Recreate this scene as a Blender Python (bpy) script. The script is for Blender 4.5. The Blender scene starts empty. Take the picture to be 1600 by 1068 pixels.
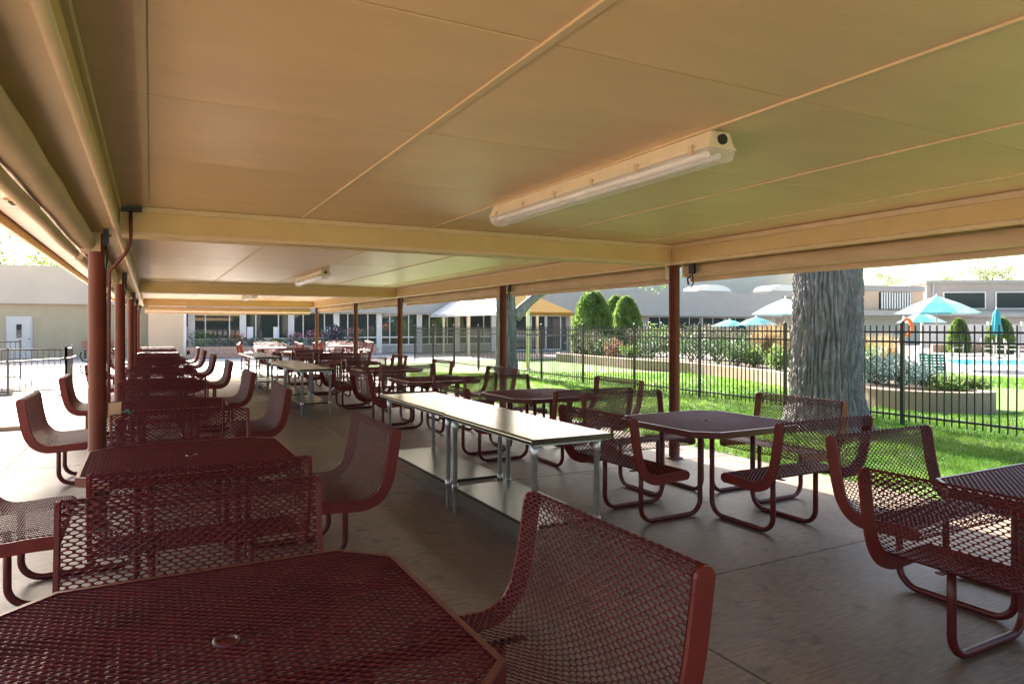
import bpy, math, random
from mathutils import Vector, noise, Matrix
random.seed(7)
R = math.radians
PI = math.pi
scene = bpy.context.scene
C = scene.collection

# ---------------------------------------------------------------- camera
cam_d = bpy.data.cameras.new('camera')
cam = bpy.data.objects.new('camera', cam_d)
C.objects.link(cam)
cam.location = (0, 0, 1.6)
cam.rotation_euler = (R(90), 0, R(-27.9))
cam_d.lens = 24.0
cam_d.sensor_width = 36.0
cam_d.shift_y = -0.0144
cam_d.clip_start = 0.05
cam_d.clip_end = 2000
scene.camera = cam

# ---------------------------------------------------------------- sky and sun
SUN_EL, SUN_AZ = 35.0, 4.0          # azimuth from +Y towards +X
w = bpy.data.worlds.new('World')
scene.world = w
w.use_nodes = True
nt = w.node_tree
bg = nt.nodes['Background']
sky = nt.nodes.new('ShaderNodeTexSky')
sky.sky_type = 'NISHITA'
sky.sun_disc = False
sky.sun_elevation = R(SUN_EL)
sky.sun_rotation = R(SUN_AZ)
sky.air_density = 1.0
sky.dust_density = 5.0
nt.links.new(sky.outputs[0], bg.inputs[0])
bg.inputs[1].default_value = 0.08
sun_d = bpy.data.lights.new('sun', 'SUN')
sun_d.energy = 5.0
sun_d.angle = R(0.6)
sun_d.color = (1.0, 0.93, 0.82)
sun = bpy.data.objects.new('sun', sun_d)
C.objects.link(sun)
sv = Vector((math.sin(R(SUN_AZ)) * math.cos(R(SUN_EL)), math.cos(R(SUN_AZ)) * math.cos(R(SUN_EL)), math.sin(R(SUN_EL))))
sun.rotation_euler = sv.to_track_quat('Z', 'Y').to_euler()
sun.location = (0, 30, 30)

scene.view_settings.view_transform = 'Standard'
scene.view_settings.look = 'None'
scene.view_settings.gamma = 1.0
scene.view_settings.exposure = 3.0
scene.render.engine = 'CYCLES'
scene.cycles.max_bounces = 10
scene.cycles.diffuse_bounces = 6
scene.cycles.use_denoising = True
scene.cycles.sample_clamp_indirect = 6.0

# ---------------------------------------------------------------- materials
MATS = {}
def mat(name, col, rough=0.6, metal=0.0, var=0.12, scale=6.0, bump=0.0, bscale=40.0, trans=0.0, col2=None, spec=0.5, stretch=None, detail=6.0):
    if name in MATS: return MATS[name]
    m = bpy.data.materials.new(name); m.use_nodes = True
    t = m.node_tree; n = t.nodes; l = t.links
    p = n['Principled BSDF']
    p.inputs['Roughness'].default_value = rough
    p.inputs['Metallic'].default_value = metal
    p.inputs['Specular IOR Level'].default_value = spec
    tc = n.new('ShaderNodeTexCoord')
    src = tc.outputs['Object']
    if stretch:
        mp = n.new('ShaderNodeMapping'); mp.inputs['Scale'].default_value = stretch
        l.new(src, mp.inputs['Vector']); src = mp.outputs['Vector']
    nz = n.new('ShaderNodeTexNoise'); nz.inputs['Scale'].default_value = scale; nz.inputs['Detail'].default_value = detail
    nz.inputs['Roughness'].default_value = 0.6
    l.new(src, nz.inputs['Vector'])
    rp = n.new('ShaderNodeValToRGB')
    c1 = [max(0, c * (1 - var)) for c in col]; c2 = [min(1, c * (1 + var)) for c in (col2 or col)]
    if col2: c1 = list(col)
    rp.color_ramp.elements[0].position = 0.32; rp.color_ramp.elements[1].position = 0.68
    rp.color_ramp.elements[0].color = (*c1, 1); rp.color_ramp.elements[1].color = (*c2, 1)
    l.new(nz.outputs['Fac'], rp.inputs['Fac']); l.new(rp.outputs['Color'], p.inputs['Base Color'])
    if bump > 0:
        n2 = n.new('ShaderNodeTexNoise'); n2.inputs['Scale'].default_value = bscale; n2.inputs['Detail'].default_value = 8
        l.new(src, n2.inputs['Vector'])
        b = n.new('ShaderNodeBump'); b.inputs['Strength'].default_value = bump; b.inputs['Distance'].default_value = 0.02
        l.new(n2.outputs['Fac'], b.inputs['Height']); l.new(b.outputs['Normal'], p.inputs['Normal'])
    if trans > 0:
        tr = n.new('ShaderNodeBsdfTranslucent'); l.new(rp.outputs['Color'], tr.inputs['Color'])
        mx = n.new('ShaderNodeMixShader'); mx.inputs['Fac'].default_value = trans
        l.new(p.outputs['BSDF'], mx.inputs[1]); l.new(tr.outputs['BSDF'], mx.inputs[2])
        l.new(mx.outputs['Shader'], n['Material Output'].inputs['Surface'])
    MATS[name] = m
    return m

MAROON = mat('maroon_coating', (0.102, 0.0085, 0.0120), 0.40, var=0.28, scale=5, spec=0.35)
MAROON_PANEL = mat('maroon_panel', (0.135, 0.017, 0.013), 0.40, var=0.18, scale=4, spec=0.3)  # lighter maroon, side light on the seat panels put into the colour
MAROON_TUBE = mat('maroon_tube', (0.092, 0.0085, 0.0085), 0.36, var=0.18, scale=12, spec=0.4)
COLUMN = mat('column_paint', (0.125, 0.030, 0.017), 0.5, var=0.15, scale=4, bump=0.05, bscale=30)
CEIL = mat('ceiling_paint', (0.665, 0.475, 0.265), 0.38, var=0.09, scale=1.1, bump=0.10, bscale=26, stretch=(0.7, 2.2, 1), detail=10)
BEAM = mat('beam_paint', (0.57, 0.41, 0.175), 0.5, var=0.05, scale=3, bump=0.05, bscale=50)
TRIM = mat('trim_paint', (0.61, 0.465, 0.265), 0.45, var=0.06, scale=5)
CANVAS = mat('shade_canvas', (0.52, 0.38, 0.23), 0.8, var=0.1, scale=8, bump=0.25, bscale=18, stretch=(1, 0.25, 1))
ROOFTOP = mat('roofing', (0.30, 0.28, 0.25), 0.9, var=0.1, scale=5)
STEEL = mat('brushed_steel', (0.155, 0.152, 0.125), 0.19, metal=1.0, var=0.10, scale=5, stretch=(8, 0.6, 8), bump=0.03, bscale=30)
SHELF = mat('dull_steel', (0.060, 0.075, 0.068), 0.33, metal=1.0, var=0.15, scale=4, stretch=(8, 0.6, 8))
GALV = mat('galvanised_tube', (0.55, 0.57, 0.55), 0.36, metal=0.85, var=0.1, scale=20)
BLACKM = mat('black_metal', (0.012, 0.013, 0.012), 0.4, var=0.2, scale=10)
BRONZE = mat('bronze_metal', (0.055, 0.045, 0.042), 0.45, var=0.2, scale=10)
BARK = mat('bark', (0.10, 0.093, 0.088), 0.95, col2=(0.24, 0.228, 0.22), var=0.1, scale=5, stretch=(3, 3, 0.5), bump=0.8, bscale=22)
LEAF = mat('leaf_green', (0.055, 0.10, 0.022), 0.55, col2=(0.14, 0.20, 0.05), scale=1.5, trans=0.45)
WHITEW = mat('white_stucco', (0.34, 0.325, 0.295), 0.9, var=0.04, scale=1.2, bump=0.15, bscale=60)
CREAMW = mat('cream_stucco', (0.50, 0.43, 0.34), 0.9, var=0.05, scale=0.8, bump=0.1, bscale=60)
OLIVEW = mat('olive_wall', (0.40, 0.335, 0.22), 0.9, var=0.06, scale=1.5, bump=0.1, bscale=50)
PEACH = mat('peach_wall', (0.58, 0.42, 0.28), 0.9, var=0.04, scale=1.5)
BEIGEW = mat('beige_wall', (0.36, 0.32, 0.26), 0.9, var=0.05, scale=0.8)
GREYGW = mat('grey_green_wall', (0.40, 0.42, 0.36), 0.9, var=0.05, scale=0.6)
WFRAME = mat('window_frame', (0.68, 0.66, 0.62), 0.5, var=0.04)
WHITEP = mat('white_plastic', (0.50, 0.49, 0.46), 0.45, var=0.03)
CREAMP = mat('cream_enamel', (0.74, 0.65, 0.46), 0.4, var=0.05, scale=8)
DARKIN = mat('dark_interior', (0.03, 0.035, 0.03), 0.9, var=0.3, scale=0.8)
TAN = mat('planter_wall', (0.27, 0.195, 0.14), 0.9, var=0.1, scale=3, bump=0.3, bscale=40)
SOIL = mat('bed_mulch', (0.055, 0.038, 0.026), 0.95, var=0.4, scale=18, bump=0.6, bscale=40)
BRICK = mat('planter_brick', (0.42, 0.28, 0.21), 0.9, var=0.18, scale=4, bump=0.3, bscale=30)
TEAL = mat('teal_fabric', (0.05, 0.27, 0.31), 0.8, var=0.08, trans=0.4)
TEALW = mat('pale_teal_fabric', (0.34, 0.50, 0.52), 0.8, var=0.08, trans=0.4)
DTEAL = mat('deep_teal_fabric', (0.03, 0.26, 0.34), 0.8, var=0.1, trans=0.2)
YELF = mat('yellow_fabric', (0.48, 0.29, 0.06), 0.8, var=0.05, trans=0.5)
LITF = mat('lit_white_fabric', (0.82, 0.80, 0.76), 0.8, var=0.03, trans=0.3)  # bright side of the yellow canopy, its light put into the colour
ORANGE = mat('orange_plastic', (0.75, 0.16, 0.04), 0.5)
PAPER = mat('paper', (0.82, 0.82, 0.82), 0.8, var=0.02)
GREENP = mat('green_strap', (0.03, 0.16, 0.10), 0.5)
CARD = mat('brown_box', (0.42, 0.27, 0.15), 0.8)

def glass_mat(name, tint, rough=0.03):
    m = bpy.data.materials.new(name); m.use_nodes = True
    p = m.node_tree.nodes['Principled BSDF']
    p.inputs['Base Color'].default_value = (*tint, 1)
    p.inputs['Roughness'].default_value = rough
    p.inputs['Specular IOR Level'].default_value = 0.6
    p.inputs['IOR'].default_value = 1.5
    nz = m.node_tree.nodes.new('ShaderNodeTexNoise'); nz.inputs['Scale'].default_value = 0.7
    b = m.node_tree.nodes.new('ShaderNodeBump'); b.inputs['Strength'].default_value = 0.05
    m.node_tree.links.new(nz.outputs['Fac'], b.inputs['Height']); m.node_tree.links.new(b.outputs['Normal'], p.inputs['Normal'])
    return m
GLASS = glass_mat('window_glass', (0.03, 0.04, 0.038))
def clear_mat(name, rough, tint=(0.9, 0.92, 0.9)):
    m = bpy.data.materials.new(name); m.use_nodes = True
    t = m.node_tree
    tr = t.nodes.new('ShaderNodeBsdfTransparent'); tr.inputs[0].default_value = (*tint, 1)
    gl = t.nodes.new('ShaderNodeBsdfGlossy'); gl.inputs['Roughness'].default_value = rough
    fr = t.nodes.new('ShaderNodeFresnel'); fr.inputs[0].default_value = 1.5
    ad = t.nodes.new('ShaderNodeMath'); ad.operation = 'ADD'; ad.inputs[1].default_value = 0.02
    t.links.new(fr.outputs[0], ad.inputs[0])
    mx = t.nodes.new('ShaderNodeMixShader')
    t.links.new(ad.outputs[0], mx.inputs[0]); t.links.new(tr.outputs[0], mx.inputs[1]); t.links.new(gl.outputs[0], mx.inputs[2])
    t.links.new(mx.outputs[0], t.nodes['Material Output'].inputs['Surface'])
    return m
LENS = bpy.data.materials.new('clear_lens'); LENS.use_nodes = True
_t = LENS.node_tree
_a = _t.nodes.new('ShaderNodeBsdfTransparent'); _b = _t.nodes.new('ShaderNodeMixShader'); _b.inputs[0].default_value = 0.3
_p = _t.nodes['Principled BSDF']; _p.inputs['Base Color'].default_value = (0.85, 0.83, 0.80, 1); _p.inputs['Roughness'].default_value = 0.25
_t.links.new(_a.outputs[0], _b.inputs[1]); _t.links.new(_p.outputs[0], _b.inputs[2]); _t.links.new(_b.outputs[0], _t.nodes['Material Output'].inputs['Surface'])
VINYL = clear_mat('clear_vinyl', 0.15)

def concrete_mat(name, c1, c2, rough, stain):
    m = bpy.data.materials.new(name); m.use_nodes = True
    t = m.node_tree; n = t.nodes; l = t.links; p = n['Principled BSDF']
    g = n.new('ShaderNodeNewGeometry')
    a = n.new('ShaderNodeTexNoise'); a.inputs['Scale'].default_value = 0.9; a.inputs['Detail'].default_value = 9; a.inputs['Roughness'].default_value = 0.65
    mp = n.new('ShaderNodeMapping'); mp.inputs['Scale'].default_value = (9, 60, 9); mp.inputs['Rotation'].default_value = (0, 0, 0.2)
    b = n.new('ShaderNodeTexNoise'); b.inputs['Scale'].default_value = 1.0; b.inputs['Detail'].default_value = 6
    l.new(g.outputs['Position'], a.inputs['Vector']); l.new(g.outputs['Position'], mp.inputs['Vector']); l.new(mp.outputs['Vector'], b.inputs['Vector'])
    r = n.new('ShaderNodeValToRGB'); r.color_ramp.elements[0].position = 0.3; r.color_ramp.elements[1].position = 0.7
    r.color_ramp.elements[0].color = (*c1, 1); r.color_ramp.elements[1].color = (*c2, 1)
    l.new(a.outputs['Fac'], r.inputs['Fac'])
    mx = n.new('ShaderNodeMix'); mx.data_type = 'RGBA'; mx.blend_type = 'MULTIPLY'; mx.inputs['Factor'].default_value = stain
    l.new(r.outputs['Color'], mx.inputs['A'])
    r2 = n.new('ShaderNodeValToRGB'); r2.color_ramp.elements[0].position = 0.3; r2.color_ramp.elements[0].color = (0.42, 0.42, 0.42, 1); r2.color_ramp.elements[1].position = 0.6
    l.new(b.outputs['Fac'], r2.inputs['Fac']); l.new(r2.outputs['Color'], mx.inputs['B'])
    sp = n.new('ShaderNodeTexNoise'); sp.inputs['Scale'].default_value = 6.5; sp.inputs['Detail'].default_value = 3
    l.new(g.outputs['Position'], sp.inputs['Vector'])
    r3 = n.new('ShaderNodeValToRGB'); r3.color_ramp.elements[0].position = 0.28; r3.color_ramp.elements[0].color = (0.55, 0.52, 0.5, 1); r3.color_ramp.elements[1].position = 0.40
    l.new(sp.outputs['Fac'], r3.inputs['Fac'])
    m3 = n.new('ShaderNodeMix'); m3.data_type = 'RGBA'; m3.blend_type = 'MULTIPLY'; m3.inputs['Factor'].default_value = min(1, stain * 1.2)
    l.new(mx.outputs['Result'], m3.inputs['A']); l.new(r3.outputs['Color'], m3.inputs['B'])
    l.new(m3.outputs['Result'], p.inputs['Base Color'])
    rr = n.new('ShaderNodeMapRange'); rr.inputs['To Min'].default_value = rough - 0.12; rr.inputs['To Max'].default_value = rough + 0.15
    l.new(a.outputs['Fac'], rr.inputs['Value']); l.new(rr.outputs['Result'], p.inputs['Roughness'])
    bp = n.new('ShaderNodeBump'); bp.inputs['Strength'].default_value = 0.12; bp.inputs['Distance'].default_value = 0.01
    l.new(b.outputs['Fac'], bp.inputs['Height']); l.new(bp.outputs['Normal'], p.inputs['Normal'])
    return m
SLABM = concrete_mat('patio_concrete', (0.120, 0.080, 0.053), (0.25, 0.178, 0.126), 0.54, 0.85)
PAVEM = concrete_mat('pale_concrete', (0.36, 0.33, 0.295), (0.46, 0.425, 0.385), 0.8, 0.15)
DECKM = concrete_mat('deck_concrete', (0.20, 0.175, 0.16), (0.26, 0.235, 0.215), 0.8, 0.1)
GRAVELM = mat('gravel', (0.20, 0.135, 0.09), 0.95, col2=(0.42, 0.33, 0.25), scale=45, bump=1.0, bscale=60)
LAWNM = mat('lawn', (0.042, 0.105, 0.012), 0.9, col2=(0.095, 0.17, 0.022), scale=2.5, bump=0.8, bscale=70)
BLADE = mat('grass_blade', (0.050, 0.150, 0.014), 0.6, col2=(0.145, 0.235, 0.035), scale=0.5, trans=0.5)

# ---------------------------------------------------------------- mesh helpers
class MB:
    def __init__(s): s.v = []; s.f = []; s.sm = []
    def add(s, vs, fs, smooth=False):
        o = len(s.v); s.v.extend(vs)
        for f in fs: s.f.append(tuple(i + o for i in f)); s.sm.append(smooth)
        return s
    def box(s, x0, x1, y0, y1, z0, z1):
        vs = [(x, y, z) for z in (z0, z1) for y in (y0, y1) for x in (x0, x1)]
        return s.add(vs, [(0, 2, 3, 1), (4, 5, 7, 6), (0, 1, 5, 4), (2, 6, 7, 3), (0, 4, 6, 2), (1, 3, 7, 5)])
    def bbox(s, x0, x1, y0, y1, z0, z1, b=0.006):
        # box with chamfered vertical and top edges
        vs = []; 
        for z, i in ((z0, 0), (z1 - b, 0), (z1, b)):
            for (x, y) in ((x0 + i, y0 + i), (x1 - i, y0 + i), (x1 - i, y1 - i), (x0 + i, y1 - i)): vs.append((x, y, z))
        fs = [(3, 2, 1, 0), (8, 9, 10, 11)]
        for k in range(2):
            for j in range(4): fs.append((4 * k + j, 4 * k + (j + 1) % 4, 4 * k + 4 + (j + 1) % 4, 4 * k + 4 + j))
        return s.add(vs, fs)
    def tube(s, pts, r, n=8, caps=True):
        pts = [Vector(p) for p in pts]; m = len(pts)
        rad = r if isinstance(r, (list, tuple)) else [r] * m
        t0 = (pts[1] - pts[0]).normalized()
        up = Vector((0, 0, 1)) if abs(t0.z) < 0.9 else Vector((1, 0, 0))
        u = t0.cross(up).normalized(); vs = []
        for i, p in enumerate(pts):
            t = (pts[min(i + 1, m - 1)] - pts[max(i - 1, 0)]).normalized()
            u = (u - t * u.dot(t)).normalized(); v = t.cross(u)
            for k in range(n):
                a = 2 * PI * k / n
                q = p + (u * math.cos(a) + v * math.sin(a)) * rad[i]; vs.append(tuple(q))
        fs = [(i * n + k, i * n + (k + 1) % n, (i + 1) * n + (k + 1) % n, (i + 1) * n + k) for i in range(m - 1) for k in range(n)]
        s.add(vs, fs, True)
        if caps:
            o = len(s.v) - len(vs)
            s.f.append(tuple(o + k for k in range(n - 1, -1, -1))); s.sm.append(False)
            s.f.append(tuple(o + (m - 1) * n + k for k in range(n))); s.sm.append(False)
        return s
    def lathe(s, prof, n=24, c=(0, 0, 0)):
        vs = [(c[0] + r * math.cos(2 * PI * k / n), c[1] + r * math.sin(2 * PI * k / n), c[2] + z) for r, z in prof for k in range(n)]
        fs = [(i * n + k, i * n + (k + 1) % n, (i + 1) * n + (k + 1) % n, (i + 1) * n + k) for i in range(len(prof) - 1) for k in range(n)]
        return s.add(vs, fs, True)
    def prism(s, poly, z0, z1):
        n = len(poly)
        vs = [(x, y, z0) for x, y in poly] + [(x, y, z1) for x, y in poly]
        fs = [tuple(range(n - 1, -1, -1)), tuple(range(n, 2 * n))] + [(i, (i + 1) % n, n + (i + 1) % n, n + i) for i in range(n)]
        return s.add(vs, fs)
    def mesh(s, name, m):
        me = bpy.data.meshes.new(name); me.from_pydata(s.v, [], s.f)
        me.polygons.foreach_set('use_smooth', s.sm); me.materials.append(m); me.update()
        return me
    def build(s, name, m, parent=None, loc=None):
        return link(name, s.mesh(name, m), parent, loc)
def link(name, me, parent=None, loc=None, rz=0):
    o = bpy.data.objects.new(name, me); C.objects.link(o)
    if parent: o.parent = parent
    if loc: o.location = loc
    if rz: o.rotation_euler = (0, 0, rz)
    return o
def tag(o, label, cat, group=None):
    o['label'] = label; o['category'] = cat
    if group: o['group'] = group
    return o
def thing(name, label, cat, loc=(0, 0, 0), rz=0, group=None):
    o = bpy.data.objects.new(name, None); C.objects.link(o)
    o.location = loc; o.rotation_euler = (0, 0, rz); o.empty_display_size = 0.1
    return tag(o, label, cat, group)
def struct(name, mb, m, kind='structure'):
    o = mb.build(name, m); o['kind'] = kind; return o
def arc(c, r, a0, a1, n, plane):
    return [plane(c[0] + r * math.cos(a0 + (a1 - a0) * i / n), c[1] + r * math.sin(a0 + (a1 - a0) * i / n)) for i in range(n + 1)]
SA, CA = math.sin(R(27.9)), math.cos(R(27.9))
def at(px, d):
    # a point at depth d (metres along the view axis) seen in photo column px
    r = (px - 800) / 1067.0
    return (d * (SA + CA * r), d * (CA - SA * r))

# ---------------------------------------------------------------- ground
struct('ground', MB().add([(-400, -300, -.03), (400, -300, -.03), (400, 700, -.03), (-400, 700, -.03)], [(0, 1, 2, 3)]), PAVEM)
def sheet(poly, z): return MB().add([(x, y, z) for x, y in poly], [tuple(range(len(poly)))])
struct('gravel_bed', sheet([(-30, -30), (-1.46, -30), (-1.46, 13.1), (-30, 13.1)], -.018), GRAVELM)
struct('lawn', sheet([(6.47, -30), (60, -30), (45, -2), (25.4, 12), (21, 16), (20.5, 30), (14.6, 30.5), (9.2, 31), (6.47, 28)], -.014), LAWNM)
struct('pool_deck', sheet([(25.4, 12), (45, -2), (120, -20), (120, 60), (45, 44), (21, 40), (21, 16)], -.010), DECKM)
pool = struct('pool_water', sheet([(31, 17), (37, 11), (41, 14), (35, 20.3)], -.006), glass_mat('pool_blue', (0.05, 0.42, 0.62), 0.08))
patio = bpy.data.objects.new('patio_slab', None); C.objects.link(patio); patio['kind'] = 'structure'
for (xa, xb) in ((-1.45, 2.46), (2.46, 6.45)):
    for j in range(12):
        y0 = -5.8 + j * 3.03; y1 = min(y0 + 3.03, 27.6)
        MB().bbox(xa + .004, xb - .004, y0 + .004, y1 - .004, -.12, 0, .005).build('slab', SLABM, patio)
tag_e = MB().box(-30, -1.5, 13.1, 13.2, -.03, .05).build('timber_edging', mat('timber', (0.32, 0.22, 0.14), 0.9))
tag(tag_e, 'brown edging board along the end of the gravel bed', 'edging')

# ---------------------------------------------------------------- pavilion roof
ZC, ZB = 2.58, 2.35
XL, XR = -.38, 5.66
BY = (-4.0, 6.45, 16.83, 26.75)
COLY = (-4.0, 1.3, 6.45, 11.04, 16.83, 21.1, 26.75)
roof = thing('pavilion_roof', 'long tan pavilion roof with panelled ceiling and beams over the patio', 'roof', (0, 0, 0))
MB().box(-1.14, 5.96, -5.2, 27.3, ZC + .02, ZC + .30).build('roof_deck', ROOFTOP, roof)
GX = [-1.12, -.03, 1.21, 2.45, 3.69, 4.93, 5.93]
gy = [-5.2 + .0]
y = .81 - 1.22 * 4
GY = [-5.18]
while y < 27.1: GY.append(y); y += 1.22
GY.append(27.28)
pm = {}
for i in range(len(GX) - 1):
    for j in range(len(GY) - 1):
        wx, wy = round(GX[i + 1] - GX[i] - .008, 3), round(GY[j + 1] - GY[j] - .008, 3)
        if (wx, wy) not in pm:
            q = MB(); b = .003
            vs = [(0, 0, .019), (wx, 0, .019), (wx, wy, .019), (0, wy, .019), (0, 0, b), (wx, 0, b), (wx, wy, b), (0, wy, b), (b, b, 0), (wx - b, b, 0), (wx - b, wy - b, 0), (b, wy - b, 0)]
            q.add(vs, [(0, 1, 2, 3), (8, 11, 10, 9)] + [(k + 4, (k + 1) % 4 + 4, (k + 1) % 4, k) for k in range(4)] + [(k + 8, (k + 1) % 4 + 8, (k + 1) % 4 + 4, k + 4) for k in range(4)])
            pm[(wx, wy)] = q.mesh('ceiling_panel', CEIL)
        link('ceiling_panel', pm[(wx, wy)], roof, (GX[i] + .004, GY[j] + .004, ZC + random.uniform(-.0015, .0015)))
for x in GX[1:-1]:
    for k in range(len(BY) - 1):
        MB().box(x - .017, x + .017, BY[k] + .2, BY[k + 1] - .2, ZC - .010, ZC + .004).build('batten', TRIM, roof)
for k, by in enumerate(BY):
    MB().box(XL + .16, XR - .16, by - .13, by + .13, ZB, ZC + .005).build('cross_beam', BEAM, roof)
    for s in (-1, 1):
        MB().box(XL + .16, XR - .16, by + s * .131 - .02 * (s < 0), by + s * .131 + .02 * (s > 0), ZC - .045, ZC - .003).build('moulding', TRIM, roof)
        MB().box(XL + .16, XR - .16, by + s * .131 - .012 * (s < 0), by + s * .131 + .012 * (s > 0), ZB - .006, ZB + .022).build('moulding', TRIM, roof)
for x in (XL, XR):
    MB().box(x - .15, x + .15, -5.1, 27.2, ZB, ZC + .004).build('edge_beam', BEAM, roof)
    for s in (-1, 1):
        MB().box(x + s * .151 - .02 * (s < 0), x + s * .151 + .02 * (s > 0), -5.1, 27.2, ZC - .05, ZC - .004).build('moulding', TRIM, roof)
        MB().tube([(x + s * .15, -5.1, ZB + .01), (x + s * .15, 27.2, ZB + .01)], .022, 8).build('moulding', TRIM, roof)
MB().box(-1.19, -1.145, -5.25, 27.35, ZC - .08, ZC + .33).build('fascia', TRIM, roof)
MB().box(5.965, 6.01, -5.25, 27.35, ZC - .10, ZC + .33).build('fascia', TRIM, roof)
MB().box(-1.14, 5.96, 27.305, 27.35, ZC - .12, ZC + .33).build('fascia', TRIM, roof)
MB().box(-1.14, 5.96, -5.25, -5.205, ZC - .12, ZC + .33).build('fascia', TRIM, roof)
v = MB(); v.box(-.15, .15, -.1, .1, -.012, 0)
vent = tag(v.build('soffit_vent', TRIM, None, (-.84, 6.5, ZC - .002)), 'small louvred metal vent in the overhanging soffit', 'vent')
vm = MB().box(-.125, .125, -.006, .006, -.022, -.010).mesh('louvre', mat('vent_dark', (0.10, 0.07, 0.04), 0.7))
for k in range(7): link('louvre', vm, vent, (0, -.075 + .025 * k, 0))

# columns
cm = MB().lathe([(.105, 0), (.105, .014), (.068, .015), (.066, .06), (.066, ZB - .012), (.10, ZB - .010), (.10, ZB - .001)], 28).mesh('post', COLUMN)
ordn = ['first', 'second', 'third', 'fourth', 'fifth', 'sixth', 'seventh', 'eighth', 'ninth', 'tenth', 'eleventh', 'twelfth']
for x, side in ((XL, 'gravel'), (XR, 'lawn')):
    k = 0
    for y in COLY:
        if y < 3: continue
        o = link('column', cm, None, (x, y, 0))
        tag(o, 'round red brown steel column, %s from the camera on the %s side' % (ordn[k], side), 'column', 'pavilion columns'); k += 1
        if side == 'gravel':
            for hz in (1.22, 1.32):
                MB().tube([(-.06, 0, hz), (-.10, -.02, hz + .01), (-.12, -.02, hz + .05), (-.11, -.03, hz + .08)], .006, 6).build('hook', BLACKM, o)

# rolled up weather shades
def shade(x, ya, yb, sgn, label):
    t = thing('rolled_shade', label, 'shade', (x, (ya + yb) / 2, 0), 0, 'rolled shades under the roof edge')
    L = (yb - ya) / 2 - .16
    def wob(r, z, dx, n, amp):
        pts = []; rad = []
        for i in range(n + 1):
            yy = -L + 2 * L * i / n
            pts.append((dx, yy, z + amp * noise.noise((yy * .8 + x, ya, z)))); rad.append(r * (1 + .08 * noise.noise((yy * 2.3, ya, x))))
        return MB().tube(pts, rad, 16)
    wob(.074, 2.273, sgn * .05, 40, .005).build('canvas_roll', CANVAS, t)
    wob(.033, 2.178, sgn * .12, 40, .010).build('hem_bar', CANVAS, t)
    q = MB(); vs = []; n = 160
    for i in range(n + 1):
        yy = -L + .05 + (2 * L - .1) * i / n
        for k in range(5):
            f = k / 4
            vs.append((sgn * (.10 + .03 * f + .018 * noise.noise((yy * 9, k * .9, ya))), yy, 2.238 - .055 * f + .008 * noise.noise((yy * 5, k, x))))
    q.add(vs, [(i * 5 + k, i * 5 + k + 1, (i + 1) * 5 + k + 1, (i + 1) * 5 + k) for i in range(n) for k in range(4)], True)
    q.build('clear_vinyl', VINYL, t)
    for s in (-1, 1):
        MB().box(-.02, .05, s * (L + .01) - .012, s * (L + .01) + .012, 2.20, ZB - .002).build('bracket', TRIM, t)
    p = MB(); p.box(.10 * -sgn - .02, .10 * -sgn + .02, L - .28, L - .2, 2.22, 2.34); p.tube([(-.1 * sgn, L - .24, 2.24), (-.1 * sgn, L - .26, 2.12), (-.1 * sgn, L - .22, 2.05)], .008, 6)
    p.tube([(-.1 * sgn, L - .22, 2.2), (-.1 * sgn, L - .16, 2.17), (-.1 * sgn, L - .18, 2.10)], .012, 6)
    p.build('pulley', BLACKM, t)
for x, sgn, side in ((XL, -1, 'gravel'), (XR, 1, 'lawn')):
    for k in range(1, len(COLY) - 1):
        ya, yb = COLY[k], COLY[k + 1]
        if x == XR and k == 0: continue
        shade(x + sgn * .02, ya, yb, sgn, 'rolled tan canvas shade under the beam, %s bay on the %s side' % (ordn[k - 1], side))
t = thing('rolled_shade', 'rolled tan canvas shade across the far end of the pavilion', 'shade', (0, 27.0, 0))
MB().tube([(XL + .2, 0, 2.24), (2.6, 0, 2.23), (XR - .2, 0, 2.24)], .08, 16).build('canvas_roll', CANVAS, t)
MB().tube([(XL + .2, .07, 2.12), (2.6, .07, 2.11), (XR - .2, .07, 2.12)], .036, 12).build('hem_bar', CANVAS, t)

# light fixtures
def fixture(y0, y1, x, label):
    t = thing('ceiling_light', label, 'light fixture', (x, (y0 + y1) / 2, ZC - .012), 0, 'fluorescent fixtures on the ceiling')
    L = (y1 - y0) / 2
    MB().add([(-.085, -L, -.075), (.085, -L, -.075), (.085, L, -.075), (-.085, L, -.075), (-.06, -L + .01, 0), (.06, -L + .01, 0), (.06, L - .01, 0), (-.06, L - .01, 0)],
             [(0, 1, 2, 3)[::-1], (4, 5, 6, 7), (0, 1, 5, 4), (1, 2, 6, 5), (2, 3, 7, 6), (3, 0, 4, 7)]).build('housing', CREAMP, t)
    MB().box(-.092, .092, -L - .006, L + .006, -.084, -.075).build('gasket', CREAMP, t)
    q = MB(); prof = [(-.085, -.084), (-.08, -.125), (-.05, -.15), (0, -.155), (.05, -.15), (.08, -.125), (.085, -.084)]
    n = len(prof); vs = [(a, yy, b) for yy in (-L, L) for a, b in prof]
    q.add(vs, [(i, i + 1, n + i + 1, n + i) for i in range(n - 1)], True)
    q.add([(a, s * L, b) for s in (-1, 1) for a, b in prof], [tuple(range(n)), tuple(range(2 * n - 1, n - 1, -1))])
    q.build('lens', LENS, t)
    tubem = mat('tube_white', (0.85, 0.85, 0.82), 0.3)
    for s in (-1, 1): MB().tube([(s * .038, -L + .06, -.105), (s * .038, L - .06, -.105)], .016, 10).build('fluorescent_tube', tubem, t)
    cl = MB().box(-.006, .006, -.012, .012, -.10, -.055).mesh('clip', TRIM)
    for s in (-1, 1):
        for k in range(6): link('clip', cl, t, (s * .095, -L + .12 + (2 * L - .24) * k / 5, 0))
    MB().tube([(0, -L - .012, -.04), (0, -L + .012, -.04)], .026, 14).build('conduit_knockout', BLACKM, t)
fixture(2.5, 4.94, 2.5, 'long fluorescent fixture with clear lens on the near ceiling bay')
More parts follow.
